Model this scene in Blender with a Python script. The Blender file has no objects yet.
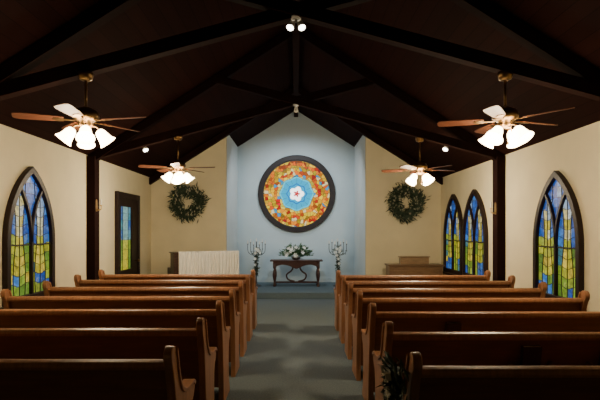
import bpy, bmesh, math, random
from mathutils import Vector, Matrix
random.seed(7)
C = bpy.context.scene.collection
PI = math.pi
def R(d): return math.radians(d)

# ---------------------------------------------------------------- materials
def newmat(name):
    m = bpy.data.materials.new(name); m.use_nodes = True
    return m, m.node_tree.nodes, m.node_tree.links, m.node_tree.nodes['Principled BSDF']
def mat(name, col, rough=.5, var=.15, scale=8, stretch=(1,1,1), bump=0, metal=0, spec=.5):
    m, n, l, b = newmat(name)
    tc = n.new('ShaderNodeTexCoord'); mp = n.new('ShaderNodeMapping'); mp.inputs['Scale'].default_value = stretch
    nz = n.new('ShaderNodeTexNoise'); nz.inputs['Scale'].default_value = scale; nz.inputs['Detail'].default_value = 5
    cr = n.new('ShaderNodeValToRGB')
    cr.color_ramp.elements[0].position = .3; cr.color_ramp.elements[1].position = .7
    cr.color_ramp.elements[0].color = (*[c*(1-var) for c in col], 1)
    cr.color_ramp.elements[1].color = (*[min(1, c*(1+var)) for c in col], 1)
    l.new(tc.outputs['Object'], mp.inputs['Vector']); l.new(mp.outputs[0], nz.inputs['Vector'])
    l.new(nz.outputs['Fac'], cr.inputs[0]); l.new(cr.outputs[0], b.inputs['Base Color'])
    b.inputs['Roughness'].default_value = rough; b.inputs['Metallic'].default_value = metal
    b.inputs['Specular IOR Level'].default_value = spec
    if bump:
        bp = n.new('ShaderNodeBump'); bp.inputs['Strength'].default_value = bump; bp.inputs['Distance'].default_value = .01
        l.new(nz.outputs['Fac'], bp.inputs['Height']); l.new(bp.outputs[0], b.inputs['Normal'])
    return m
def emis(name, col, s):
    m, n, l, b = newmat(name)
    b.inputs['Base Color'].default_value = (*col, 1)
    b.inputs['Emission Color'].default_value = (*col, 1); b.inputs['Emission Strength'].default_value = s
    b.inputs['Roughness'].default_value = .3
    return m
def planks(name, c1, c2, axis_scale, width):
    m, n, l, b = newmat(name)
    tc = n.new('ShaderNodeTexCoord'); sp = n.new('ShaderNodeSeparateXYZ'); l.new(tc.outputs['Object'], sp.inputs[0])
    d = n.new('ShaderNodeMath'); d.operation = 'DIVIDE'; d.inputs[1].default_value = width; l.new(sp.outputs[0], d.inputs[0])
    fr = n.new('ShaderNodeMath'); fr.operation = 'FRACT'; l.new(d.outputs[0], fr.inputs[0])
    fl = n.new('ShaderNodeMath'); fl.operation = 'FLOOR'; l.new(d.outputs[0], fl.inputs[0])
    wn = n.new('ShaderNodeTexWhiteNoise'); wn.noise_dimensions = '1D'; l.new(fl.outputs[0], wn.inputs['W'])
    cr = n.new('ShaderNodeValToRGB'); cr.color_ramp.elements[0].color = (*c1, 1); cr.color_ramp.elements[1].color = (*c2, 1)
    l.new(wn.outputs['Value'], cr.inputs[0])
    g = n.new('ShaderNodeMath'); g.operation = 'GREATER_THAN'; g.inputs[1].default_value = .06; l.new(fr.outputs[0], g.inputs[0])
    mx = n.new('ShaderNodeMix'); mx.data_type = 'RGBA'; mx.inputs[6].default_value = (c1[0]*.5, c1[1]*.5, c1[2]*.5, 1)
    l.new(g.outputs[0], mx.inputs[0]); l.new(cr.outputs[0], mx.inputs[7]); l.new(mx.outputs[2], b.inputs['Base Color'])
    b.inputs['Roughness'].default_value = .85; b.inputs['Specular IOR Level'].default_value = .05
    return m

M = {}
M['wall'] = mat('cream_plaster', (.72,.64,.43), .9, .04, 3, bump=.05)
M['blue'] = mat('pale_blue_plaster', (.54,.63,.66), .9, .04, 2)
M['bluelit'] = mat('pale_blue_plaster_lit', (.72,.79,.80), .9, .04, 2)  # alcove blue made paler so the dim side returns look lit
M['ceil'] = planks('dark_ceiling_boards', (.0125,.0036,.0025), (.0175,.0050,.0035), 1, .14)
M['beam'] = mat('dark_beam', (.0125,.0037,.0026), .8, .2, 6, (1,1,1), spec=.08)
M['frame'] = mat('dark_brown_trim', (.015,.0065,.005), .5, .3, 9, spec=.3)
M['carpet'] = mat('grey_teal_carpet', (.140,.172,.185), 1, .2, 60, bump=.4, spec=.1)
M['platcarpet'] = mat('blue_grey_carpet', (.14,.19,.22), 1, .15, 60, bump=.4, spec=.1)
M['pew'] = mat('pew_oak', (.185,.068,.029), .40, .16, 4, (1,9,9), bump=.03, spec=.45)
M['pewend'] = mat('pew_end_oak', (.34,.150,.066), .36, .2, 6, (9,3,.9), bump=.06)
M['darkwood'] = mat('mahogany', (.055,.018,.011), .35, .3, 9, (1,4,4))
M['pianowood'] = mat('piano_brown_wood', (.05,.022,.013), .35, .3, 9, (1,4,4))
M['organwood'] = mat('walnut_wood', (.17,.092,.045), .4, .2, 7, (1,5,5))
M['organtop'] = mat('tan_wood', (.27,.17,.09), .4, .2, 7, (1,5,5))
M['curtain'] = mat('cream_white_curtain', (.94,.90,.81), .9, .03, 9)
M['brass'] = mat('antique_brass', (.20,.12,.05), .35, .1, 9, metal=1)
M['sbrass'] = mat('polished_brass', (.70,.48,.20), .3, .1, 9, metal=1)
M['blade'] = mat('walnut_fan_blade', (.11,.036,.016), .5, .2, 9, (1,6,1), spec=.3)
M['shade'] = emis('lit_frosted_glass', (1,.78,.47), 22)
M['bulb'] = emis('lit_bulb', (1,.88,.66), 50)
M['spotbulb'] = emis('lit_spot_bulb', (1,.97,.88), 14)
M['white'] = mat('white_metal', (.5,.48,.44), .4, .03, 5)
M['silver'] = mat('tarnished_metal', (.09,.085,.08), .45, .05, 9, metal=1)
M['bowlm'] = mat('silver_bowl_metal', (.4,.4,.38), .3, .05, 9, metal=1)
M['leaf'] = mat('dark_green_leaf', (.036,.060,.032), .6, .5, 14)
M['leaf2'] = mat('mid_green_leaf', (.045,.11,.04), .6, .4, 14)
M['petal'] = mat('white_petal', (.88,.87,.80), .6, .04, 14)
M['candle'] = mat('white_wax', (.75,.72,.65), .5, .03, 9)
M['book'] = mat('dark_red_book_cover', (.06,.014,.012), .5, .1, 9)
M['pages'] = mat('book_pages', (.6,.55,.42), .8, .1, 40)
M['lead'] = mat('lead_came', (.012,.011,.010), .5, .1, 9)
M['keys'] = mat('piano_keys', (.7,.68,.6), .3, .03, 9)
M['ribbon'] = mat('cream_ribbon', (.60,.55,.42), .5, .05, 9)

def glass_attr():
    m, n, l, b = newmat('stained_glass')
    a = n.new('ShaderNodeAttribute'); a.attribute_name = 'pane'
    tc = n.new('ShaderNodeTexCoord'); nz = n.new('ShaderNodeTexNoise'); nz.inputs['Scale'].default_value = 11; nz.inputs['Detail'].default_value = 4
    nz.inputs['Distortion'].default_value = 1.5
    l.new(tc.outputs['Object'], nz.inputs['Vector'])
    mr = n.new('ShaderNodeMapRange'); mr.inputs[1].default_value = .3; mr.inputs[2].default_value = .7; mr.inputs[3].default_value = .45; mr.inputs[4].default_value = 1.3
    l.new(nz.outputs['Fac'], mr.inputs[0])
    n2 = n.new('ShaderNodeTexNoise'); n2.inputs['Scale'].default_value = 6; n2.inputs['Distortion'].default_value = 2.5
    l.new(tc.outputs['Object'], n2.inputs['Vector'])
    m2 = n.new('ShaderNodeMapRange'); m2.inputs[1].default_value = .52; m2.inputs[2].default_value = .75; m2.inputs[3].default_value = 0; m2.inputs[4].default_value = .32
    l.new(n2.outputs['Fac'], m2.inputs[0])
    mx = n.new('ShaderNodeMix'); mx.data_type = 'RGBA'; mx.inputs[7].default_value = (.72,.66,.22,1)
    l.new(m2.outputs[0], mx.inputs[0]); l.new(a.outputs['Color'], mx.inputs[6])
    l.new(mx.outputs[2], b.inputs['Emission Color']); b.inputs['Base Color'].default_value = (.02,.02,.02,1)
    mu = n.new('ShaderNodeMath'); mu.operation = 'MULTIPLY'; mu.inputs[1].default_value = .86
    l.new(mr.outputs[0], mu.inputs[0]); l.new(mu.outputs[0], b.inputs['Emission Strength'])
    b.inputs['Roughness'].default_value = .4; b.inputs['Specular IOR Level'].default_value = .2
    return m
M['glass'] = glass_attr()

def rose_mat():
    m, n, l, b = newmat('rose_stained_glass')
    tc = n.new('ShaderNodeTexCoord'); sp = n.new('ShaderNodeSeparateXYZ'); l.new(tc.outputs['Object'], sp.inputs[0])
    cb = n.new('ShaderNodeCombineXYZ'); l.new(sp.outputs[0], cb.inputs[0]); l.new(sp.outputs[2], cb.inputs[1])
    v1 = n.new('ShaderNodeTexVoronoi'); v1.voronoi_dimensions = '2D'; v1.inputs['Scale'].default_value = 11
    v2 = n.new('ShaderNodeTexVoronoi'); v2.voronoi_dimensions = '2D'; v2.feature = 'DISTANCE_TO_EDGE'; v2.inputs['Scale'].default_value = 11
    l.new(cb.outputs[0], v1.inputs['Vector']); l.new(cb.outputs[0], v2.inputs['Vector'])
    def chain(vec):
        ln = n.new('ShaderNodeVectorMath'); ln.operation = 'LENGTH'; l.new(vec, ln.inputs[0])
        s2 = n.new('ShaderNodeSeparateXYZ'); l.new(vec, s2.inputs[0])
        at = n.new('ShaderNodeMath'); at.operation = 'ARCTAN2'; l.new(s2.outputs[1], at.inputs[0]); l.new(s2.outputs[0], at.inputs[1])
        return ln.outputs['Value'], at.outputs[0]
    def mth(op, a, b_=None, c_=None):
        q = n.new('ShaderNodeMath'); q.operation = op
        for i, x in enumerate((a, b_, c_)):
            if x is None: continue
            if isinstance(x, (int, float)): q.inputs[i].default_value = x
            else: l.new(x, q.inputs[i])
        return q.outputs[0]
    r1, t1 = chain(v1.outputs['Position']); r0, t0 = chain(cb.outputs[0])
    outer = mth('MULTIPLY_ADD', mth('COSINE', mth('MULTIPLY', t1, 8.0)), -.04, r1)
    inner = mth('MULTIPLY_ADD', mth('COSINE', mth('MULTIPLY', t0, 8.0)), -.018, r0)
    petal = mth('MULTIPLY_ADD', mth('ABSOLUTE', mth('COSINE', mth('MULTIPLY', t0, 2.5))), -.06, r0)
    def ramp(fac, stops):
        cr = n.new('ShaderNodeValToRGB'); r = cr.color_ramp; r.interpolation = 'CONSTANT'
        r.elements[0].color = (*stops[0][1], 1); r.elements[0].position = 0
        r.elements[1].position = stops[1][0]; r.elements[1].color = (*stops[1][1], 1)
        for p, c in stops[2:]:
            e = r.elements.new(p); e.color = (*c, 1)
        l.new(fac, cr.inputs[0]); return cr.outputs[0]
    co = ramp(outer, [(0,(.0,.35,.7)),(.46,(1,.70,.08)),(.53,(1,.27,.0)),(.60,(.70,.03,.0)),(.66,(1,.54,.0)),(.75,(.55,.32,.0)),(.80,(1,.20,.0)),(.87,(.50,.02,.0)),(.91,(1,.52,.02))])
    ci = ramp(inner, [(0,(.0,.50,.88)),(.25,(.0,.20,.66)),(.28,(.0,.50,.86)),(.43,(.10,.75,.92))])
    cp = ramp(petal, [(0,(.80,.02,.03)),(.035,(1,.98,.96)),(.155,(.0,.34,.78))])
    def mix(f, a, b_):
        q = n.new('ShaderNodeMix'); q.data_type = 'RGBA'; q.clamp_result = False; l.new(f, q.inputs[0]); l.new(a, q.inputs[6]); l.new(b_, q.inputs[7]); return q.outputs[2]
    s3 = n.new('ShaderNodeSeparateColor'); l.new(v1.outputs['Color'], s3.inputs[0])
    hs = n.new('ShaderNodeHueSaturation')
    h = n.new('ShaderNodeMapRange'); h.inputs[3].default_value = .488; h.inputs[4].default_value = .53; l.new(s3.outputs[0], h.inputs[0])
    vv = n.new('ShaderNodeMapRange'); vv.inputs[3].default_value = .5; vv.inputs[4].default_value = 1.25; l.new(s3.outputs[1], vv.inputs[0])
    l.new(h.outputs[0], hs.inputs['Hue']); l.new(vv.outputs[0], hs.inputs['Value']); l.new(co, hs.inputs['Color'])
    def rgb(c):
        q = n.new('ShaderNodeRGB'); q.outputs[0].default_value = (*c, 1); return q.outputs[0]
    ow = mix(mth('GREATER_THAN', s3.outputs[2], .91), hs.outputs[0], rgb((1,.80,.38)))
    ob = mix(mth('LESS_THAN', s3.outputs[2], .04), ow, rgb((.05,.35,.60)))
    g = mth('GREATER_THAN', v2.outputs['Distance'], .035)
    om = mix(g, rgb((.05,.012,.003)), ob)
    im = mix(mth('GREATER_THAN', inner, .48), ci, om)
    fin = mix(mth('GREATER_THAN', petal, .165), cp, im)
    l.new(fin, b.inputs['Emission Color']); b.inputs['Base Color'].default_value = (.01,.01,.01,1)
    wh = mth('MULTIPLY', mth('LESS_THAN', petal, .155), mth('GREATER_THAN', petal, .035))
    l.new(mth('MULTIPLY_ADD', wh, 1.8, 1.12), b.inputs['Emission Strength'])
    b.inputs['Roughness'].default_value = .5; b.inputs['Specular IOR Level'].default_value = .1
    return m
M['rose'] = rose_mat()

# ---------------------------------------------------------------- mesh helpers
def NB(): return bmesh.new()
def box(bm, x0, x1, y0, y1, z0, z1):
    vs = [bm.verts.new(p) for p in [(x0,y0,z0),(x1,y0,z0),(x1,y1,z0),(x0,y1,z0),(x0,y0,z1),(x1,y0,z1),(x1,y1,z1),(x0,y1,z1)]]
    for f in [(0,3,2,1),(4,5,6,7),(0,1,5,4),(1,2,6,5),(2,3,7,6),(3,0,4,7)]: bm.faces.new([vs[i] for i in f])
    return vs
def frame_of(d):
    d = d.normalized(); up = Vector((0,0,1)) if abs(d.z) < .95 else Vector((0,1,0))
    a = d.cross(up).normalized(); b = a.cross(d).normalized()
    return a, b
def bar(bm, p, q, w, h, up=None):
    p, q = Vector(p), Vector(q); d = q-p
    if up is None: a, b = frame_of(d)
    else:
        a = d.normalized().cross(Vector(up)).normalized(); b = a.cross(d.normalized()).normalized()
    r = []
    for c in (p, q):
        r.append([bm.verts.new(c+a*sx*w/2+b*sy*h/2) for sx, sy in ((-1,-1),(1,-1),(1,1),(-1,1))])
    for i in range(4): bm.faces.new([r[0][i], r[0][(i+1)%4], r[1][(i+1)%4], r[1][i]])
    bm.faces.new(r[0][::-1]); bm.faces.new(r[1])
def tube(bm, pts, rads, n=10):
    pts = [Vector(p) for p in pts]
    if not isinstance(rads, (list, tuple)): rads = [rads]*len(pts)
    rings = []; ref = None
    for i, p in enumerate(pts):
        d = (pts[min(i+1, len(pts)-1)]-pts[max(i-1, 0)])
        a, b = frame_of(d)
        if ref is not None:
            a = (ref - d.normalized()*ref.dot(d.normalized())).normalized(); b = a.cross(d.normalized())
        ref = a
        rings.append([bm.verts.new(p+(a*math.cos(2*PI*k/n)+b*math.sin(2*PI*k/n))*rads[i]) for k in range(n)])
    for i in range(len(rings)-1):
        for k in range(n):
            bm.faces.new([rings[i][k], rings[i][(k+1)%n], rings[i+1][(k+1)%n], rings[i+1][k]])
    bm.faces.new(rings[0][::-1]); bm.faces.new(rings[-1])
def lathe(bm, prof, mx=None, n=16, cap=True):
    mx = mx or Matrix.Identity(4)
    rings = [[bm.verts.new(mx @ Vector((r*math.cos(2*PI*k/n), r*math.sin(2*PI*k/n), z))) for k in range(n)] for r, z in prof]
    for i in range(len(rings)-1):
        for k in range(n):
            bm.faces.new([rings[i][k], rings[i][(k+1)%n], rings[i+1][(k+1)%n], rings[i+1][k]])
    if cap:
        bm.faces.new(rings[0][::-1]); bm.faces.new(rings[-1])
def prism(bm, pts, fn, a, b):
    A = [bm.verts.new(fn(u, v, a)) for u, v in pts]; B = [bm.verts.new(fn(u, v, b)) for u, v in pts]
    n = len(pts)
    bm.faces.new(A); bm.faces.new(B[::-1])
    for i in range(n): bm.faces.new([A[i], B[i], B[(i+1)%n], A[(i+1)%n]])
def ringprism(bm, po, pi_, fn, a, b):
    n = len(po)
    L = [[bm.verts.new(fn(u, v, w)) for u, v in P] for P in (po, pi_) for w in (a, b)]
    oa, ob, ia, ib = L
    for i in range(n):
        j = (i+1) % n
        bm.faces.new([oa[i], oa[j], ob[j], ob[i]]); bm.faces.new([ia[i], ib[i], ib[j], ia[j]])
        bm.faces.new([oa[i], ia[i], ia[j], oa[j]]); bm.faces.new([ob[i], ob[j], ib[j], ib[i]])
def catmull(P, k=5):
    out = []
    for i in range(len(P)-1):
        p0 = P[max(i-1,0)]; p1 = P[i]; p2 = P[i+1]; p3 = P[min(i+2, len(P)-1)]
        for j in range(k):
            t = j/k
            out.append(tuple(.5*((2*p1[a])+(-p0[a]+p2[a])*t+(2*p0[a]-5*p1[a]+4*p2[a]-p3[a])*t*t+(-p0[a]+3*p1[a]-3*p2[a]+p3[a])*t**3) for a in range(len(p1))))
    out.append(tuple(P[-1])); return out
def leaf(bm, p, d, L, W, roll=None):
    p = Vector(p); d = Vector(d).normalized(); a, b = frame_of(d)
    t = random.uniform(0, 2*PI) if roll is None else roll
    s = a*math.cos(t)+b*math.sin(t); u = d.cross(s)
    v = [bm.verts.new(x) for x in (p, p+d*L*.5+s*W/2+u*W*.15, p+d*L, p+d*L*.5-s*W/2+u*W*.15)]
    bm.faces.new([v[0], v[1], v[2]]); bm.faces.new([v[0], v[2], v[3]])
def rdir():
    while True:
        v = Vector([random.uniform(-1,1) for _ in range(3)])
        if .1 < v.length < 1: return v.normalized()
def obj(name, bm, m, parent=None, loc=None, smooth=False, bevel=0, kind=None):
    bmesh.ops.recalc_face_normals(bm, faces=bm.faces)
    me = bpy.data.meshes.new(name); bm.to_mesh(me); bm.free()
    me.materials.append(m)
    if smooth:
        for p in me.polygons: p.use_smooth = True
    o = bpy.data.objects.new(name, me); C.objects.link(o)
    if parent: o.parent = parent
    if loc: o.location = loc
    if bevel:
        b = o.modifiers.new('bev', 'BEVEL'); b.width = bevel; b.segments = 2; b.limit_method = 'ANGLE'; b.angle_limit = R(35)
    if kind: o['kind'] = kind
    return o
def tag(o, label, cat, group=None):
    o['label'] = label; o['category'] = cat
    if group: o['group'] = group
    return o
def thing(name, label, cat, loc=(0,0,0), rz=0, group=None):
    o = bpy.data.objects.new(name, None); C.objects.link(o)
    o.location = loc; o.rotation_euler = (0,0,rz); o.empty_display_size = .1
    return tag(o, label, cat, group)
def struct(name, bm, m, parent=None, **k):
    o = obj(name, bm, m, parent, **k)
    if not parent: o['kind'] = 'structure'
    return o
def sroot(name, loc, rz=0):
    o = bpy.data.objects.new(name, None); C.objects.link(o); o.location = loc; o.rotation_euler = (0,0,rz); o['kind'] = 'structure'
    return o
def dup(root, loc, rz, label, group=None):
    r = root.copy(); C.objects.link(r); r.location = loc; r.rotation_euler = (0,0,rz); r['label'] = label
    if group: r['group'] = group
    def rec(src, dst):
        for ch in list(src.children):
            c = ch.copy(); C.objects.link(c); c.parent = dst; rec(ch, c)
    rec(root, r); return r

# ---------------------------------------------------------------- shell
XW, ZW, ZR, YB, YF, YA, XA = 3.48, 2.90, 5.10, -5.0, 12.0, 14.4, 1.68
SL = (ZR-ZW)/XW
def zc(x): return ZR-SL*abs(x)
b = NB(); box(b, -XW-.15, XW+.15, YB-.15, YA+.15, -.12, 0); struct('floor', b, M['carpet'])
b = NB(); box(b, -XW-.15, -XW, YB, YF, 0, ZW+.06); struct('wall_left', b, M['wall'])
b = NB(); box(b, XW, XW+.15, YB, YF, 0, ZW+.06); struct('wall_right', b, M['wall'])
F = lambda u, v, w: (u, w, v)
b = NB(); prism(b, [(-XW-.15,0),(XW+.15,0),(XW+.15,zc(XW+.15)),(0,ZR),(-XW-.15,zc(XW+.15))], F, YB-.15, YB); struct('wall_rear', b, M['wall'])
b = NB(); prism(b, [(-XW-.15,0),(-XA,0),(-XA,zc(XA)),(-XW-.15,zc(XW+.15))], F, YF, YF+.15); struct('wall_back_left', b, M['wall'])
b = NB(); prism(b, [(XA,0),(XW+.15,0),(XW+.15,zc(XW+.15)),(XA,zc(XA))], F, YF, YF+.15); struct('wall_back_right', b, M['wall'])
b = NB(); prism(b, [(-XA-.15,0),(-XA,0),(-XA,zc(XA)),(-XA-.15,zc(XA+.15))], F, YF+.15, YA); struct('wall_alcove_left', b, M['bluelit'])
b = NB(); prism(b, [(XA,0),(XA+.15,0),(XA+.15,zc(XA+.15)),(XA,zc(XA))], F, YF+.15, YA); struct('wall_alcove_right', b, M['bluelit'])
b = NB(); prism(b, [(-XA-.15,0),(XA+.15,0),(XA+.15,zc(XA+.15)),(0,ZR),(-XA-.15,zc(XA+.15))], F, YA, YA+.15); struct('wall_back', b, M['blue'])
b = NB()
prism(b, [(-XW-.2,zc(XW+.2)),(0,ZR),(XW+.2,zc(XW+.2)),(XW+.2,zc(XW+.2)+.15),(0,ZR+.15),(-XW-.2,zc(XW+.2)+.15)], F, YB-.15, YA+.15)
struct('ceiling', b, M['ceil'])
b = NB(); box(b, -XA, XA, YF-.02, YA, 0, .15); o = struct('platform', b, M['platcarpet'], bevel=.012)
b = NB(); box(b, -.06, .06, YB, YA, ZR-.20, ZR-.03); struct('trim_1', b, M['beam'])
def truss(name, y, full=True):
    r = sroot(name, (0, y, 0))
    w = .13
    for s in (-1, 1):
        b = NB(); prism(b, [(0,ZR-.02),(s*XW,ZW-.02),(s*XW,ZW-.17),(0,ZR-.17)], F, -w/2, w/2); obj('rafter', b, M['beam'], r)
        if full:
            b = NB(); z0 = 3.83; sl = .27
            xe = (ZR-z0)/(SL+sl)
            off = -.02 if s > 0 else .02
            prism(b, [(s*XW, z0-sl*XW-.08),(-s*xe, z0+sl*xe-.08),(-s*xe, z0+sl*xe+.05),(s*XW, z0-sl*XW+.06)], F, -w/2+.01+off, w/2-.01+off)
            obj('scissor_chord', b, M['beam'], r)
    return r
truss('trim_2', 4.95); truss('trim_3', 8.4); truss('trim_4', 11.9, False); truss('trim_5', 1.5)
k = 6
for y in (8.4, 4.95):
    for s in (-1, 1):
        b = NB(); box(b, min(s*XW, s*(XW-.14)), max(s*XW, s*(XW-.14)), y-.1, y+.1, 0, ZW-.02)
        struct('trim_%d' % k, b, M['beam'], bevel=.008); k += 1
for s, nm in ((-1,'left'),(1,'right')):
    b = NB(); x0, x1 = sorted((s*XW, s*(XW-.02)))
    box(b, x0, x1, YB, 8.28, 0, .12); struct('baseboard_'+nm, b, M['frame'])
b = NB(); box(b, -XA, XA, YA-.02, YA, .15, .26); struct('baseboard_back', b, M['blue'])

# ---------------------------------------------------------------- gothic windows
def arch(a, h0, Rr, xc, n=14, v0=0):
    pe = math.acos(xc/Rr)
    right = [(-xc+Rr*math.cos(pe*i/n), h0+Rr*math.sin(pe*i/n)) for i in range(n+1)]
    left = [(-u, v) for u, v in right[:-1]][::-1]
    return [(-a, v0), (a, v0)] + right + left
G = lambda u, v, w: (u, -w, v)
YG = [(.68,.56,.03),(.52,.52,.03),(.78,.58,.05),(.58,.55,.05)]
GR = [(.14,.28,.03),(.24,.38,.03),(.38,.46,.04),(.05,.22,.28)]
BL = [(.015,.13,.56),(.04,.22,.66),(.005,.08,.42)]
AM = [(.85,.72,.28),(.84,.66,.14),(.78,.76,.50)]
PB = [(.42,.58,.76),(.62,.70,.74),(.28,.46,.76)]
CURV = [lambda v: .110+.03*math.sin(v*5.2), lambda v: -.110-.03*math.sin(v*5.2), lambda v: .0]
LEV = [.22,.345,.47,.595,.72,.845,.97,1.10,1.23,1.36,1.50]
def wob(q): return .022*math.cos(q*15)
def lev(v, q): return sum(1 for L_ in LEV if v+wob(q) > L_)
def make_glass(bm_face_builder, parent, cuts, colfn, leads, lw=.005):
    bm = NB(); bm_face_builder(bm)
    for co, no in cuts:
        geom = bm.verts[:]+bm.edges[:]+bm.faces[:]
        bmesh.ops.bisect_plane(bm, geom=geom, plane_co=co, plane_no=no, dist=.0003)
    lb = NB()
    for P in leads:
        for p, q in zip(P, P[1:]):
            bar(lb, G(p[0],p[1],.024), G(q[0],q[1],.024), lw, .012, up=(0,-1,0))
    me = bpy.data.meshes.new('glass')
    cols = []
    for f in bm.faces:
        c = f.calc_center_median(); cols.append((len(f.verts), colfn(c.x, c.z)))
    bm.to_mesh(me); bm.free()
    at = me.color_attributes.new('pane', 'FLOAT_COLOR', 'CORNER')
    i = 0
    for n_, c in cols:
        for _ in range(n_): at.data[i].color = (*c, 1); i += 1
    me.materials.append(M['glass'])
    o = bpy.data.objects.new('glass', me); C.objects.link(o); o.parent = parent
    obj('lead_lines', lb, M['lead'], parent)
    return o
def gothic(name, loc, rz, W=1.22, H=1.74, rise=.98, seed=1):
    r = sroot(name, loc, rz)
    a = W/2; h0 = H-rise; Rr = (rise*rise+a*a)/(2*a); xc = Rr-a; t = .085
    b = NB()
    po = arch(a, h0, Rr, xc); ai = a-t; pin = arch(ai, h0, Rr-t, xc, v0=t)
    ringprism(b, po, pin, G, 0, .07); obj('window_frame', b, M['frame'], r, bevel=.008)
    b = NB(); box(b, -a-.05, a+.05, -.12, 0, -.05, 0); obj('window_sill', b, M['frame'], r, bevel=.008)
    Ri = Rr-t
    b = NB(); w = .045
    bar(b, G(0,t,.035), G(0,h0,.035), w, .05, up=(0,-1,0))
    pe = math.acos(min(1,(xc+ai/2)/Ri)) 
    pts = []
    for i in range(13):
        ph = pe*i/12*1.0
        pts.append((-xc+Ri*math.cos(ph)-ai, h0+Ri*math.sin(ph)))
    pts = [p for p in pts if p[0] > -ai]
    for sgn in (1, -1):
        for p, q in zip(pts, pts[1:]):
            bar(b, G(sgn*p[0],p[1],.035), G(sgn*q[0],q[1],.035), .036, .05, up=(0,-1,0))
    bar(b, G(-ai,.72,.03), G(ai,.72,.03), .018, .03, up=(0,-1,0))
    obj('tracery', b, M['frame'], r)
    def face(bm): bm.faces.new([bm.verts.new(G(u, v, .02)) for u, v in pin])
    cuts = [((x*.02,0,0),(1,0,0)) for x in range(-26, 27)] + [((0,0,z*.022),(0,0,1)) for z in range(4, 80)]
    rnd = random.Random(seed); table = {}
    def half(v):
        return ai if v < h0 else max(0, -xc+math.sqrt(max(0, Ri*Ri-(v-h0)**2)))
    def colfn(u, v):
        sd = 1 if u > 0 else -1; q = abs(u)-ai/2
        band = sum(1 for c in CURV if q > c(v))
        mid = band in (1, 2)
        key = (sd, band, lev(v, q))
        if key not in table:
            if v < .22: p = BL+GR
            elif v < .72: p = YG if mid else GR+YG[1:3]
            elif v < .97: p = AM+YG[:1] if mid else BL+GR[2:3]
            elif v < 1.25: p = PB[:2]+AM if mid else BL
            else: p = BL+PB[2:]
            k = .78+.35*rnd.random(); table[key] = tuple(x*k for x in rnd.choice(p))
        return table[key]
    leads = []
    for sd in (-1, 1):
        for c in CURV:
            P = [(sd*(ai/2+c(v)), v) for v in [t+.03*j for j in range(60)]]
            P = [p for p in P if abs(p[0]) < half(p[1])-.01 and p[1] < H-t]
            if len(P) > 1: leads.append(P)
        for L_ in LEV:
            P = []
            for j in range(25):
                q = -ai/2+ai*j/24; v = L_-wob(q); x = sd*(ai/2+q)
                if abs(x) < half(v)-.005: P.append((x, v))
            if len(P) > 1: leads.append(P)
    make_glass(face, r, cuts, colfn, leads)
    return r
gothic('window_1', (-XW, 6.5, .74), R(90), W=1.18, seed=3)
gothic('window_2', (XW, 6.62, .70), R(-90), W=1.18, seed=4)
gothic('window_3', (XW, 9.66, .70), R(-90), W=1.26, seed=5)
gothic('window_4', (XW, 10.96, .70), R(-90), W=1.26, seed=6)

r = sroot('door_1', (-XW, 10.27, 0), R(90))
b = NB(); po = [(-.68,0),(.68,0),(.68,2.4),(-.68,2.4)]; pin = [(-.57,0.0),(.57,0.0),(.57,2.29),(-.57,2.29)]
ringprism(b, po, pin, G, 0, .07); obj('door_frame', b, M['frame'], r, bevel=.008)
b = NB()
g0, g1, gz0, gz1 = -.46, .18, .85, 2.12
ringprism(b, [(-.57,0),(.57,0),(.57,2.29),(-.57,2.29)], [(g0,gz0),(g1,gz0),(g1,gz1),(g0,gz1)], G, .005, .045)
obj('door_leaf', b, M['frame'], r)
b = NB(); lathe(b, [(.012,0),(.012,.04),(.03,.05),(.034,.07),(.02,.09),(.004,.095)], Matrix.Translation((.42,-.045,1.0)) @ Matrix.Rotation(R(90),4,'X'), 12)
obj('door_handle', b, M['brass'], r, smooth=True)
def dface(bm): bm.faces.new([bm.verts.new(G(u, v, .02)) for u, v in [(g0,gz0),(g1,gz0),(g1,gz1),(g0,gz1)]])
def dcol(u, v):
    c = random.choice(GR) if v < 1.45 else random.choice([(.02,.14,.45),(.12,.35,.45),(.05,.28,.35)])
    if abs(u+.14) < .1: c = random.choice(YG) if v < 1.5 else (.25,.5,.5)
    return c
zs = (1.05,1.25,1.45,1.65,1.85,1.98)
make_glass(dface, r, [((g0+.16,0,0),(1,0,0)),((g1-.16,0,0),(1,0,0))]+[((0,0,z),(0,0,1)) for z in zs], dcol,
           [[(x,gz0),(x,gz1)] for x in (g0+.16, g1-.16)]+[[(g0,z),(g1,z)] for z in zs])

r = sroot('window_5', (.02, YA, 2.69))
N = 64
circ = lambda rad: [(rad*math.cos(2*PI*i/N), rad*math.sin(2*PI*i/N)) for i in range(N)]
b = NB(); ringprism(b, circ(1.11), circ(.965), G, 0, .09); obj('window_frame', b, M['frame'], r, bevel=.01)
b = NB(); ringprism(b, circ(.99), circ(.945), G, 0, .05); obj('inner_ring', b, M['lead'], r)
b = NB(); b.faces.new([b.verts.new(G(u, v, .02)) for u, v in circ(.97)]); obj('glass', b, M['rose'], r)
b = NB()
NN = 96
lob = lambda base, amp, kk, fn=math.cos: [((base+amp*fn(kk*2*PI*i/NN))*math.cos(2*PI*i/NN), (base+amp*fn(kk*2*PI*i/NN))*math.sin(2*PI*i/NN)) for i in range(NN)]
ringprism(b, lob(.484,.018,8), lob(.475,.018,8), G, .02, .032)
ringprism(b, circ(.766), circ(.758), G, .02, .032)
for i in range(16):
    t = 2*PI*i/16
    bar(b, G(.76*math.cos(t),.76*math.sin(t),.026), G(.95*math.cos(t),.95*math.sin(t),.026), .009, .012, up=(0,-1,0))
    bar(b, G(.30*math.cos(t),.30*math.sin(t),.026), G(.48*math.cos(t),.48*math.sin(t),.026), .005, .012, up=(0,-1,0))
obj('lead_lines', b, M['lead'], r)

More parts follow.
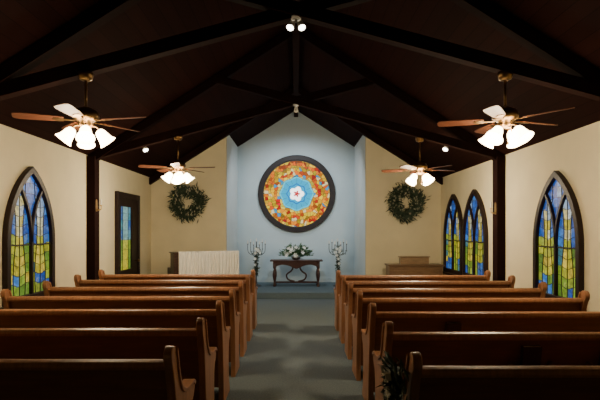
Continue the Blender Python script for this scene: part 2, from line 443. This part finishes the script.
# ---------------------------------------------------------------- pews
PROF = catmull([(.02,0),(.03,.12),(.0,.40),(-.05,.70),(-.10,.86),(-.135,.92),(-.135,.97),(-.10,1.0),(-.06,.995),(-.03,.96),(-.01,.90),(.03,.80),(.10,.71),
        (.20,.665),(.32,.655),(.42,.655),(.47,.63),(.48,.59),(.45,.55),(.41,.52),(.385,.44),(.385,.25),(.41,.12),(.45,.06),(.46,0)], 4)
def make_pew(side, L, label):
    r = thing('pew', label, 'pew', group='pews facing the altar')
    X = lambda x: side*x
    for x in (0, L-.05):
        b = NB(); prism(b, PROF, lambda u, v, w: (X(w), u, v), x, x+.05); obj('end_panel', b, M['pewend'], r, bevel=.006)
        b = NB()
        P = catmull([(-.04,.985),(-.012,.925),(.03,.815),(.10,.725),(.20,.68),(.32,.67),(.42,.668),(.475,.64)], 4)
        top = [(p[0], p[1]) for p in P]; low = [(p[0]-.012, p[1]-.022) for p in P][::-1]
        prism(b, top+low, lambda u, v, w: (X(w), u, v), x-.012, x+.062)
        obj('armrest', b, M['pewend'], r, bevel=.004)
    def sw(name, pts, m=M['pew'], bev=.006, x0=.05, x1=L-.05, parent=r):
        b = NB(); prism(b, pts, lambda u, v, w: (X(w), u, v), x0, x1); return obj(name, b, m, parent, bevel=bev)
    sw('backrest', [(.045,.16),(.07,.16),(.065,.46),(-.035,.88),(-.06,.88),(.03,.46)])
    sw('top_rail', [(-.09,.865),(-.02,.865),(-.015,.89),(-.03,.915),(-.06,.92),(-.09,.91),(-.097,.885)], m=M['pewend'], bev=.008)
    sw('seat', [(.06,.415),(.42,.425),(.445,.44),(.445,.455),(.42,.465),(.06,.445)])
    sw('seat_apron', [(.38,.33),(.40,.33),(.40,.422),(.38,.422)])
    for x in (L*.5,):
        b = NB(); x0, x1 = sorted((X(x-.02), X(x+.02))); box(b, x0, x1, .06, .38, 0, .42); obj('centre_support', b, M['pew'], r)
    return r
LL, LR = 2.54, 2.46
ordn = ['nearest','second nearest','third nearest','middle','third from the front','second from the front','frontmost']
def plabel(i, s): 
    return 'brown wooden pew, %s in the block %s of the aisle' % (ordn[i], s)
protoL = make_pew(-1, LL, plabel(0,'left')); protoR = make_pew(1, LR, plabel(0,'right'))
pr = []
for i in range(7):
    yl = 2.88+.9*i; yr = 2.74+.9*i; xr = (.61,.635)[i] if i < 2 else .66
    o = protoL if i == 0 else dup(protoL, (0,0,0), 0, plabel(i,'left')); o.location = (-.68, yl, 0); o['group'] = 'pews left of the aisle'
    o = protoR if i == 0 else dup(protoR, (0,0,0), 0, plabel(i,'right')); o.location = (xr, yr, 0); o['group'] = 'pews right of the aisle'; pr.append(o)
for o, xs, nm in ((pr[1], (1.05, 1.62), 'second nearest'), (pr[2], (.75,), 'third nearest')):
    for x in xs:
        b = NB()
        box(b, x-.14, x+.14, -.075, .005, .615, .627); box(b, x-.14, x+.14, -.082, -.073, .615, .67)
        for q in (x-.15, x+.14): box(b, q, q+.01, -.082, .0, .615, .70)
        obj('book_rack', b, M['pew'], o)
        side_ = 'nearer the aisle' if x == xs[0] and len(xs) > 1 else 'nearer the wall'
        h = thing('hymnal', 'dark red hymnal in the rack on the %s right pew%s' % (nm, ', '+side_ if len(xs) > 1 else ''), 'book',
                      (o.location.x+x, o.location.y-.030, .633), 0, 'hymnals in the pew racks')
        h.rotation_euler = (R(12.5), 0, 0)
        b = NB(); box(b, -.065, .065, -.022, -.017, 0, .195); box(b, -.065, .065, .010, .015, 0, .195); box(b, -.069, -.064, -.022, .015, 0, .195)
        obj('cover', b, M['book'], h, bevel=.002)
        b = NB(); box(b, -.063, .060, -.0165, .0095, .004, .190); obj('pages', b, M['pages'], h)

def swag(loc, label):
    r = thing('greenery_swag', label, 'greenery', loc, 0)
    b = NB()
    for i in range(380):
        t = random.random(); c = Vector((-.03-.06*random.random(), random.gauss(0,.07), -t*.24+.02+random.gauss(0,.03)))
        d = Vector((-.5*random.random(), random.gauss(0,.9), -.3+random.gauss(0,.9))); leaf(b, c, d, random.uniform(.05,.11), .025)
    obj('foliage', b, M['leaf'], r)
    b = NB()
    for i in range(12):
        c = Vector((-.11, random.gauss(0,.06), -.22*random.random()))
        for j in range(5): leaf(b, c, (-.4, math.cos(j*1.256), math.sin(j*1.256)), .026, .020, 0)
    obj('blossoms', b, M['ribbon'], r)
    b = NB()
    for s in (-1, 1):
        pts = [(-.10,0,0),(-.115,s*.04,.03),(-.115,s*.07,.02),(-.11,s*.065,-.02),(-.105,s*.03,-.02),(-.10,0,0)]
        for p, q in zip(pts, pts[1:]): bar(b, p, q, .004, .03, up=(1,0,0))
        bar(b, (-.10,0,0), (-.11,s*.03,-.14), .02, .003, up=(1,0,0))
    obj('bow', b, M['ribbon'], r)
    b = NB(); bar(b, (-.10,0,0), (.014,0,0), .012, .012); obj('hook', b, M['brass'], r)
swag((.596, 2.69, .88), 'dark green swag with cream bow hung on the nearest right pew end')

# ---------------------------------------------------------------- ceiling fans
def make_fan(label, rot, D=-.09):
    r = thing('ceiling_fan', label, 'ceiling fan', group='ceiling fans with lights')
    b = NB(); lathe(b, [(.03,-.085),(.06,-.07),(.072,-.03),(.072,.0)], n=20); obj('canopy', b, M['brass'], r, smooth=True)
    b = NB(); tube(b, [(0,0,-.07),(0,0,D-.27)], .013); obj('down_rod', b, M['brass'], r, smooth=True)
    b = NB(); lathe(b, [(p, z+D) for p, z in [(.02,-.25),(.05,-.26),(.10,-.285),(.125,-.32),(.125,-.36),(.10,-.385),(.07,-.40),(.07,-.43),(.05,-.46),(.02,-.47)]], n=24); obj('motor_housing', b, M['brass'], r, smooth=True)
    for i in range(5):
        a = rot+2*PI*i/5; mx = Matrix.Rotation(a,4,'Z') @ Matrix.Translation((0,0,-.385+D)) @ Matrix.Rotation(R(12),4,'X')
        b = NB(); out = catmull([(.20,-.045),(.30,-.058),(.48,-.067),(.59,-.068),(.635,-.05),(.645,0),(.635,.05),(.59,.068),(.48,.067),(.30,.058),(.20,.045)], 3)
        prism(b, out, lambda u, v, w: mx @ Vector((u, v, w)), -.004, .004)
        bl = obj('blade', b, M['blade'], r)
        b = NB(); prism(b, [(.10,-.012),(.19,-.015),(.24,-.04),(.28,-.03),(.30,0),(.28,.03),(.24,.04),(.19,.015),(.10,.012)], lambda u, v, w: mx @ Vector((u, v, w)), -.010, -.004)
        obj('blade_bracket', b, M['brass'], bl)
    for i in range(4):
        b = NB()
        a = rot*.5+.5+PI/2*i; c, s = math.cos(a), math.sin(a)
        tube(b, [(x,y,z+D) for x,y,z in catmull([(.03*c,.03*s,-.44),(.08*c,.08*s,-.435),(.115*c,.115*s,-.455),(.13*c,.13*s,-.485)], 3)], .009, 8)
        obj('light_arm', b, M['brass'], r, smooth=True)
    for i in range(4):
        a = rot*.5+.5+PI/2*i
        mx = Matrix.Rotation(a,4,'Z') @ Matrix.Translation((.115,0,-.475+D)) @ Matrix.Rotation(R(-38),4,'Y') @ Matrix.Rotation(PI,4,'X') @ Matrix.Scale(1.15,4)
        b = NB(); lathe(b, [(.022,0),(.036,.012),(.046,.04),(.050,.07),(.058,.10),(.076,.13),(.072,.13),(.054,.10),(.046,.07),(.042,.04),(.030,.014),(.018,.005)], mx, 16, cap=False)
        sh = obj('lamp_shade', b, M['shade'], r, smooth=True)
        b = NB(); lathe(b, [(.012,.01),(.026,.04),(.032,.07),(.022,.095),(.004,.103)], mx, 12); obj('bulb', b, M['bulb'], sh, smooth=True)
    b = NB(); tube(b, [(.03,0,-.45+D),(.03,0,-.61+D)], .0025, 6); lathe(b, [(.003,-.63+D),(.009,-.62+D),(.009,-.605+D),(.003,-.60+D)], Matrix.Translation((.03,0,0)), 8)
    obj('pull_chain', b, M['brass'], r)
    return r
spots = [(-2.08, 4.95, 'brass ceiling fan with four lit glass shades, near left above the pews', R(-14)),
         (2.07, 4.95, 'brass ceiling fan with four lit glass shades, near right above the pews', R(20)),
         (-1.98, 8.4, 'smaller looking far ceiling fan in front of the left wreath, shades lit', R(-10)),
         (2.08, 8.4, 'smaller looking far ceiling fan in front of the right wreath, shades lit', R(15))]
def lamp(kind, name, loc, power, col, size=.1, target=None, angle=60, blend=.5):
    d = bpy.data.lights.new(name, kind); d.energy = power; d.color = col
    if kind in ('POINT','SPOT'): d.shadow_soft_size = size
    if kind == 'SPOT': d.spot_size = R(angle); d.spot_blend = blend
    o = bpy.data.objects.new(name, d); C.objects.link(o); o.location = loc
    if target is not None: o.rotation_euler = (Vector(target)-Vector(loc)).to_track_quat('-Z','Y').to_euler()
    return o
for x, y, lab, rot in spots:
    D = -.09 if y < 6 else -.16
    f = make_fan(lab, rot, D); zt = 3.83-.27*abs(x)-.08+.02; f.location = (x, y, zt)
    lamp('POINT', 'fan_light', (x, y, zt-.70+D), 62 if y < 6 else 118, (1,.83,.57), .18)

# ---------------------------------------------------------------- spot fixtures
def spot_fix(loc, label, heads, name='spotlight', sc=.75):
    r = thing(name, label, 'spotlight', loc)
    b = NB(); lathe(b, [(.05,-.02),(.06,-.01),(.06,0)], n=16); tube(b, [(0,0,-.015),(0,0,-.05)], .012, 8); obj('mount', b, M['white'], r)
    for dx, dirv in heads:
        d = Vector(dirv).normalized(); q = d.to_track_quat('Z','Y').to_matrix().to_4x4()
        mx = Matrix.Translation((dx,0,-.08)) @ q @ Matrix.Scale(sc,4)
        b = NB(); lathe(b, [(.018,-.07),(.035,-.05),(.045,0),(.055,.05),(.05,.05),(.03,.0)], mx, 16, cap=False); 
        tube(b, [(0,0,-.04),(dx,0,-.08)], .008, 6)
        h = obj('lamp_head', b, M['white'], r, smooth=True)
        b = NB(); lathe(b, [(.01,.01),(.045,.03),(.047,.045),(.03,.055),(.005,.058)], mx, 16); obj('bulb', b, M['spotbulb'], h, smooth=True)
    return r
spot_fix((0,4.95,3.755), 'twin headed white spotlight under the near scissor truss crossing', [(-.05,(-.3,-.6,-1)),(.05,(.3,-.6,-1))])
spot_fix((0,8.4,3.755), 'small white spotlight under the far scissor truss crossing', [(0,(0,.8,-1))])
spot_fix((-2.87,9.5,zc(2.87)-.005), 'small white spotlight on the ceiling slope above the left wall door', [(0,(.5,-.5,-.9))], sc=1)
spot_fix((2.85,9.5,zc(2.85)-.005), 'small white spotlight on the ceiling slope above the right wall twin windows', [(0,(-.5,-.5,-.9))], sc=1)

# ---------------------------------------------------------------- wreaths
def wreath(loc, label):
    r = thing('wreath', label, 'wreath', loc, 0, 'wreaths beside the alcove')
    b = NB()
    for i in range(2100):
        t = random.uniform(0, 2*PI); rr = .285+.025*math.sin(3*t+1)+random.gauss(0,.062); c = Vector((rr*math.cos(t), -.055-random.random()*.07, rr*math.sin(t)))
        d = Vector((math.cos(t)*random.gauss(.2,1)-math.sin(t)*.5, -abs(random.gauss(0,.5))*.8, math.sin(t)*random.gauss(.2,1)+math.cos(t)*.5))
        leaf(b, c, d, random.uniform(.06,.16), .026)
    obj('foliage', b, M['leaf'], r)
    b = NB(); N_ = 40; tube(b, [(.29*math.cos(2*PI*i/N_), -.042, .29*math.sin(2*PI*i/N_)) for i in range(N_+1)], .03, 8); obj('wreath_ring', b, M['leaf'], r)
    b = NB(); tube(b, [(0,-.002,.305),(0,-.06,.305)], .006, 6); obj('hook', b, M['brass'], r)
    b = NB()
    for i in range(56):
        t = random.uniform(0, 2*PI); rr = .29+random.gauss(0,.07); c = Vector((rr*math.cos(t), -.17, rr*math.sin(t)))
        for j in range(5): leaf(b, c, (math.cos(j*1.256), -.4, math.sin(j*1.256)), .030, .023, 0)
    obj('blossoms', b, M['ribbon'], r)
wreath((-2.59, YF, 2.31), 'round green wreath dotted with pale blossoms, on the cream wall left of the alcove')
wreath((2.62, YF, 2.30), 'round green wreath dotted with pale blossoms, on the cream wall right of the alcove')

# ---------------------------------------------------------------- altar table
TY = 13.45
r = thing('altar_table', 'dark carved wooden altar table beneath the round stained glass window', 'table', (.01, TY, .15))
b = NB(); box(b, -.70, .70, -.26, .26, .665, .705); obj('tabletop', b, M['darkwood'], r, bevel=.012)
b = NB()
ap = [(-.62,.665),(-.62,.50)]+catmull([(-.62,.50),(-.50,.55),(-.36,.58),(-.2,.55),(-.08,.50),(0,.47),(.08,.50),(.2,.55),(.36,.58),(.50,.55),(.62,.50)],3)[1:]+[(.62,.665)]
prism(b, ap, G, .19, .22); obj('apron', b, M['darkwood'], r, bevel=.004)
b = NB(); box(b, -.6, .6, .19, .22, .55, .665); obj('rear_apron', b, M['darkwood'], r)
for sx in (-1,1):
    for sy in (-1,1):
        b = NB(); lathe(b, [(.04,0),(.045,.03),(.03,.05),(.035,.09),(.02,.11),(.03,.16),(.048,.26),(.05,.33),(.035,.42),(.022,.46),(.04,.49),(.04,.665)], Matrix.Translation((sx*.58,sy*.19,0)), 14)
        obj('leg', b, M['darkwood'], r, smooth=True)
b = NB()
for sx in (-1,1): bar(b, (sx*.58,-.19,.10), (sx*.58,.19,.10), .05, .05)
bar(b, (-.58,0,.10), (.58,0,.10), .09, .04); obj('stretcher', b, M['darkwood'], r)
for s in (-1,1):
    b = NB()
    P = catmull([(s*.05,0,.12),(s*.22,0,.17),(s*.26,0,.30),(s*.14,0,.40),(s*.10,0,.50),(s*.2,0,.60),(s*.3,0,.66)],4); tube(b, P, .022, 8)
    obj('centre_scroll', b, M['darkwood'], r, smooth=True)

def flower(parent, c, d, size, name='flower'):
    b = NB(); d = Vector(d).normalized(); a, e = frame_of(d); c = Vector(c)
    for j in range(6):
        t = j*PI/3; s = a*math.cos(t)+e*math.sin(t)
        p0 = c; p1 = c+(s*.6+d*.55)*size; p2 = c+(s*1.15+d*.55)*size; w = s.cross(d)*size*.28
        v = [b.verts.new(x) for x in (p0, p1+w, p2, p1-w)]; b.faces.new(v)
    return obj(name, b, M['petal'], parent)
r = thing('flower_arrangement', 'low bowl of white lilies and greenery on the altar table', 'flowers', (.0, TY, .8555))
b = NB(); lathe(b, [(.06,0),(.10,.02),(.13,.06),(.14,.09),(.12,.09),(.05,.04)], n=20); obj('bowl', b, M['bowlm'], r, smooth=True)
b = NB()
for i in range(760):
    t = random.uniform(0,2*PI); el = random.uniform(.0,1.3); d = Vector((math.cos(t)*math.cos(el)*1.75, math.sin(t)*math.cos(el)*.6, math.sin(el)*1.15))
    L = random.uniform(.05,.25); dd = d+rdir()*.5; dd.z = max(dd.z, -.1); leaf(b, Vector((0,0,.10))+d*L, dd, random.uniform(.06,.13), .035)
obj('greenery', b, M['leaf2'], r)
for i in range(17):
    t = random.uniform(PI+.1,2*PI-.1); el = random.uniform(.05,1.25)
    d = Vector((math.cos(t)*math.cos(el)*1.8, math.sin(t)*math.cos(el)*.8, math.sin(el)*1.05)); flower(r, Vector((0,0,.10))+d*random.uniform(.17,.25), d+Vector((0,-.5,0)), .058)

def candelabrum(loc, label):
    r = thing('candelabrum', label, 'candelabrum', loc, 0, 'candelabra beside the altar table')
    b = NB(); lathe(b, [(.13,0),(.13,.015),(.08,.03),(.03,.06),(.014,.09)], n=18); obj('base', b, M['silver'], r, smooth=True)
    b = NB(); tube(b, [(0,0,.08),(0,0,.45),(0,0,1.17)], .013, 8); lathe(b, [(.012,.55),(.03,.58),(.012,.62)], n=12); obj('pole', b, M['silver'], r, smooth=True)
    for i in range(7):
        x = (i-3)*.078; zt = (1.12,1.16,1.10,1.18,1.10,1.16,1.12)[i]
        if i != 3:
            b = NB(); tube(b, catmull([(0,0,.84),(x*.5,0,.83),(x*.95,0,.92),(x,0,zt)],4), .008, 6); obj('arm', b, M['silver'], r, smooth=True)
        b = NB(); lathe(b, [(.008,zt-.01),(.022,zt),(.022,zt+.010),(.01,zt+.010)], Matrix.Translation((x,0,0)), 10); obj('candle_cup', b, M['silver'], r)
        b = NB(); lathe(b, [(.012,zt+.008),(.012,zt+.09),(.003,zt+.10)], Matrix.Translation((x,0,0)), 8); obj('candle', b, M['candle'], r)
    b = NB()
    for i in range(340):
        z = .30+.74*(i/340)+random.gauss(0,.008); s = .018+.062*math.exp(-((z-.93)/.09)**2)
        c = Vector((random.gauss(0,s), random.gauss(0,.02), z)); leaf(b, c, rdir()+Vector((0,-.3,-.2)), random.uniform(.05,.10), .026)
    obj('greenery', b, M['leaf'], r)
    for i in range(9): 
        z = (.93,.98,.88,.92,.72,.58,1.00,.96,.85)[i]; s = .08 if z > .8 else .03
        flower(r, (random.uniform(-s*1.4,s*1.4), -.08, z+random.gauss(0,.02)), (random.gauss(0,.4),-1,.3), .044)
candelabrum((-1.06, 13.4, .15), 'dark metal seven branch candelabrum with ivy and white flowers, left of the altar table')
candelabrum((1.12, 13.4, .15), 'dark metal seven branch candelabrum with ivy and white flowers, right of the altar table')

# ---------------------------------------------------------------- piano
r = thing('upright_piano', 'dark upright piano with a pleated white curtain over its back, left of the alcove', 'piano', (-2.06, 11.25, 0), R(26))
b = NB(); box(b, -.72, .72, -.17, .19, 0.0, 1.14); obj('case', b, M['pianowood'], r, bevel=.01)
b = NB(); box(b, -.75, .75, -.19, .22, 1.14, 1.165); obj('lid', b, M['pianowood'], r, bevel=.008)
b = NB(); box(b, -.72, .72, .19, .48, .60, .66)
for s in (-1,1): box(b, s*.70-.02, s*.70+.02, .19, .50, .0, .80)
obj('keyboard_case', b, M['pianowood'], r, bevel=.006)
b = NB(); box(b, -.66, .66, .32, .47, .66, .68); obj('keys', b, M['keys'], r)
b = NB(); n_ = 220; rows = []
for z, k_ in ((.08,1.5),(.35,1.35),(.6,1.15),(.9,.9),(1.12,.6),(1.175,.35)):
    rows.append([b.verts.new((-.63+1.37*i/n_, -.222-.016*k_*math.sin(i*2*PI/11+.9*math.sin(i*.09+z))-.006*k_*math.sin(i*.21+2*z), z)) for i in range(n_+1)])
rows.append([b.verts.new((-.63+1.37*i/n_, -.13, 1.18)) for i in range(n_+1)])
for A, B in zip(rows, rows[1:]):
    for i in range(n_): b.faces.new([A[i], A[i+1], B[i+1], B[i]])
obj('curtain', b, M['curtain'], r, smooth=True)

# organ console right
r = thing('organ_console', 'brown wooden organ console with a raised music desk, right of the alcove', 'organ', (2.70, 11.45, 0))
b = NB(); box(b, -.60, .60, -.22, .22, 0, .84); obj('case', b, M['organwood'], r, bevel=.01)
b = NB(); box(b, -.63, .63, -.25, .25, .84, .87); obj('lid', b, M['organwood'], r, bevel=.006)
b = NB(); box(b, -.32, .32, -.10, .10, .87, 1.03); obj('music_desk_box', b, M['organtop'], r, bevel=.006)
b = NB(); box(b, -.34, .34, -.13, .13, 1.03, 1.05); obj('music_desk_top', b, M['organtop'], r, bevel=.004)
b = NB(); box(b, -.50, .50, -.235, -.22, .15, .74); obj('back_panel', b, M['organwood'], r, bevel=.006)

def sconce(loc, rz, label):
    r = thing('wall_sconce', label, 'sconce', loc, rz, 'candle sconces on the posts')
    b = NB(); prism(b, [(-.025,-.09),(.025,-.09),(.038,0),(.025,.09),(0,.115),(-.025,.09),(-.038,0)], G, 0, .010); obj('back_plate', b, M['sbrass'], r)
    b = NB(); tube(b, catmull([(0,-.01,-.05),(0,-.04,-.07),(0,-.08,-.05),(0,-.08,0)],4), .009, 8); lathe(b, [(.010,0),(.028,.01),(.028,.018),(.012,.018)], Matrix.Translation((0,-.08,0)), 12); obj('arm', b, M['sbrass'], r, smooth=True)
    b = NB(); lathe(b, [(.013,.016),(.013,.11),(.003,.12)], Matrix.Translation((0,-.08,0)), 10); obj('candle', b, M['candle'], r)
sconce((-XW+.14, 8.36, 2.05), R(90), 'small brass candle sconce on the dark post by the left near window')
sconce((XW-.14, 8.36, 2.0), R(-90), 'small brass candle sconce on the dark post between the right wall windows')

# ---------------------------------------------------------------- lighting
lamp('SPOT', 'altar_spot_light', (0, 8.5, 3.62), 500, (.80,.92,1), .05, (0,14.4,2.1), 44, .9)
lamp('SPOT', 'alcove_fill_light', (0, 12.3, 4.3), 135, (.82,.92,1), .1, (0,14.0,1.2), 135, .6)  # added fill with no fixture, brightens the alcove back wall and returns
lamp('SPOT', 'aisle_spot_light', (0, 4.95, 3.6), 60, (.90,.95,1), .5, (0,7.6,0), 60, .9)

w = bpy.data.worlds.new('world'); bpy.context.scene.world = w; w.use_nodes = True
w.node_tree.nodes['Background'].inputs[0].default_value = (.05,.07,.1,1)

cam = bpy.data.cameras.new('camera'); co = bpy.data.objects.new('camera', cam); C.objects.link(co)
co.location = (0,0,1.65); co.rotation_euler = (R(90),0,0)
cam.lens = 30; cam.sensor_width = 36; cam.shift_x = 4/600; cam.shift_y = 30/600; cam.clip_start = .05
bpy.context.scene.camera = co
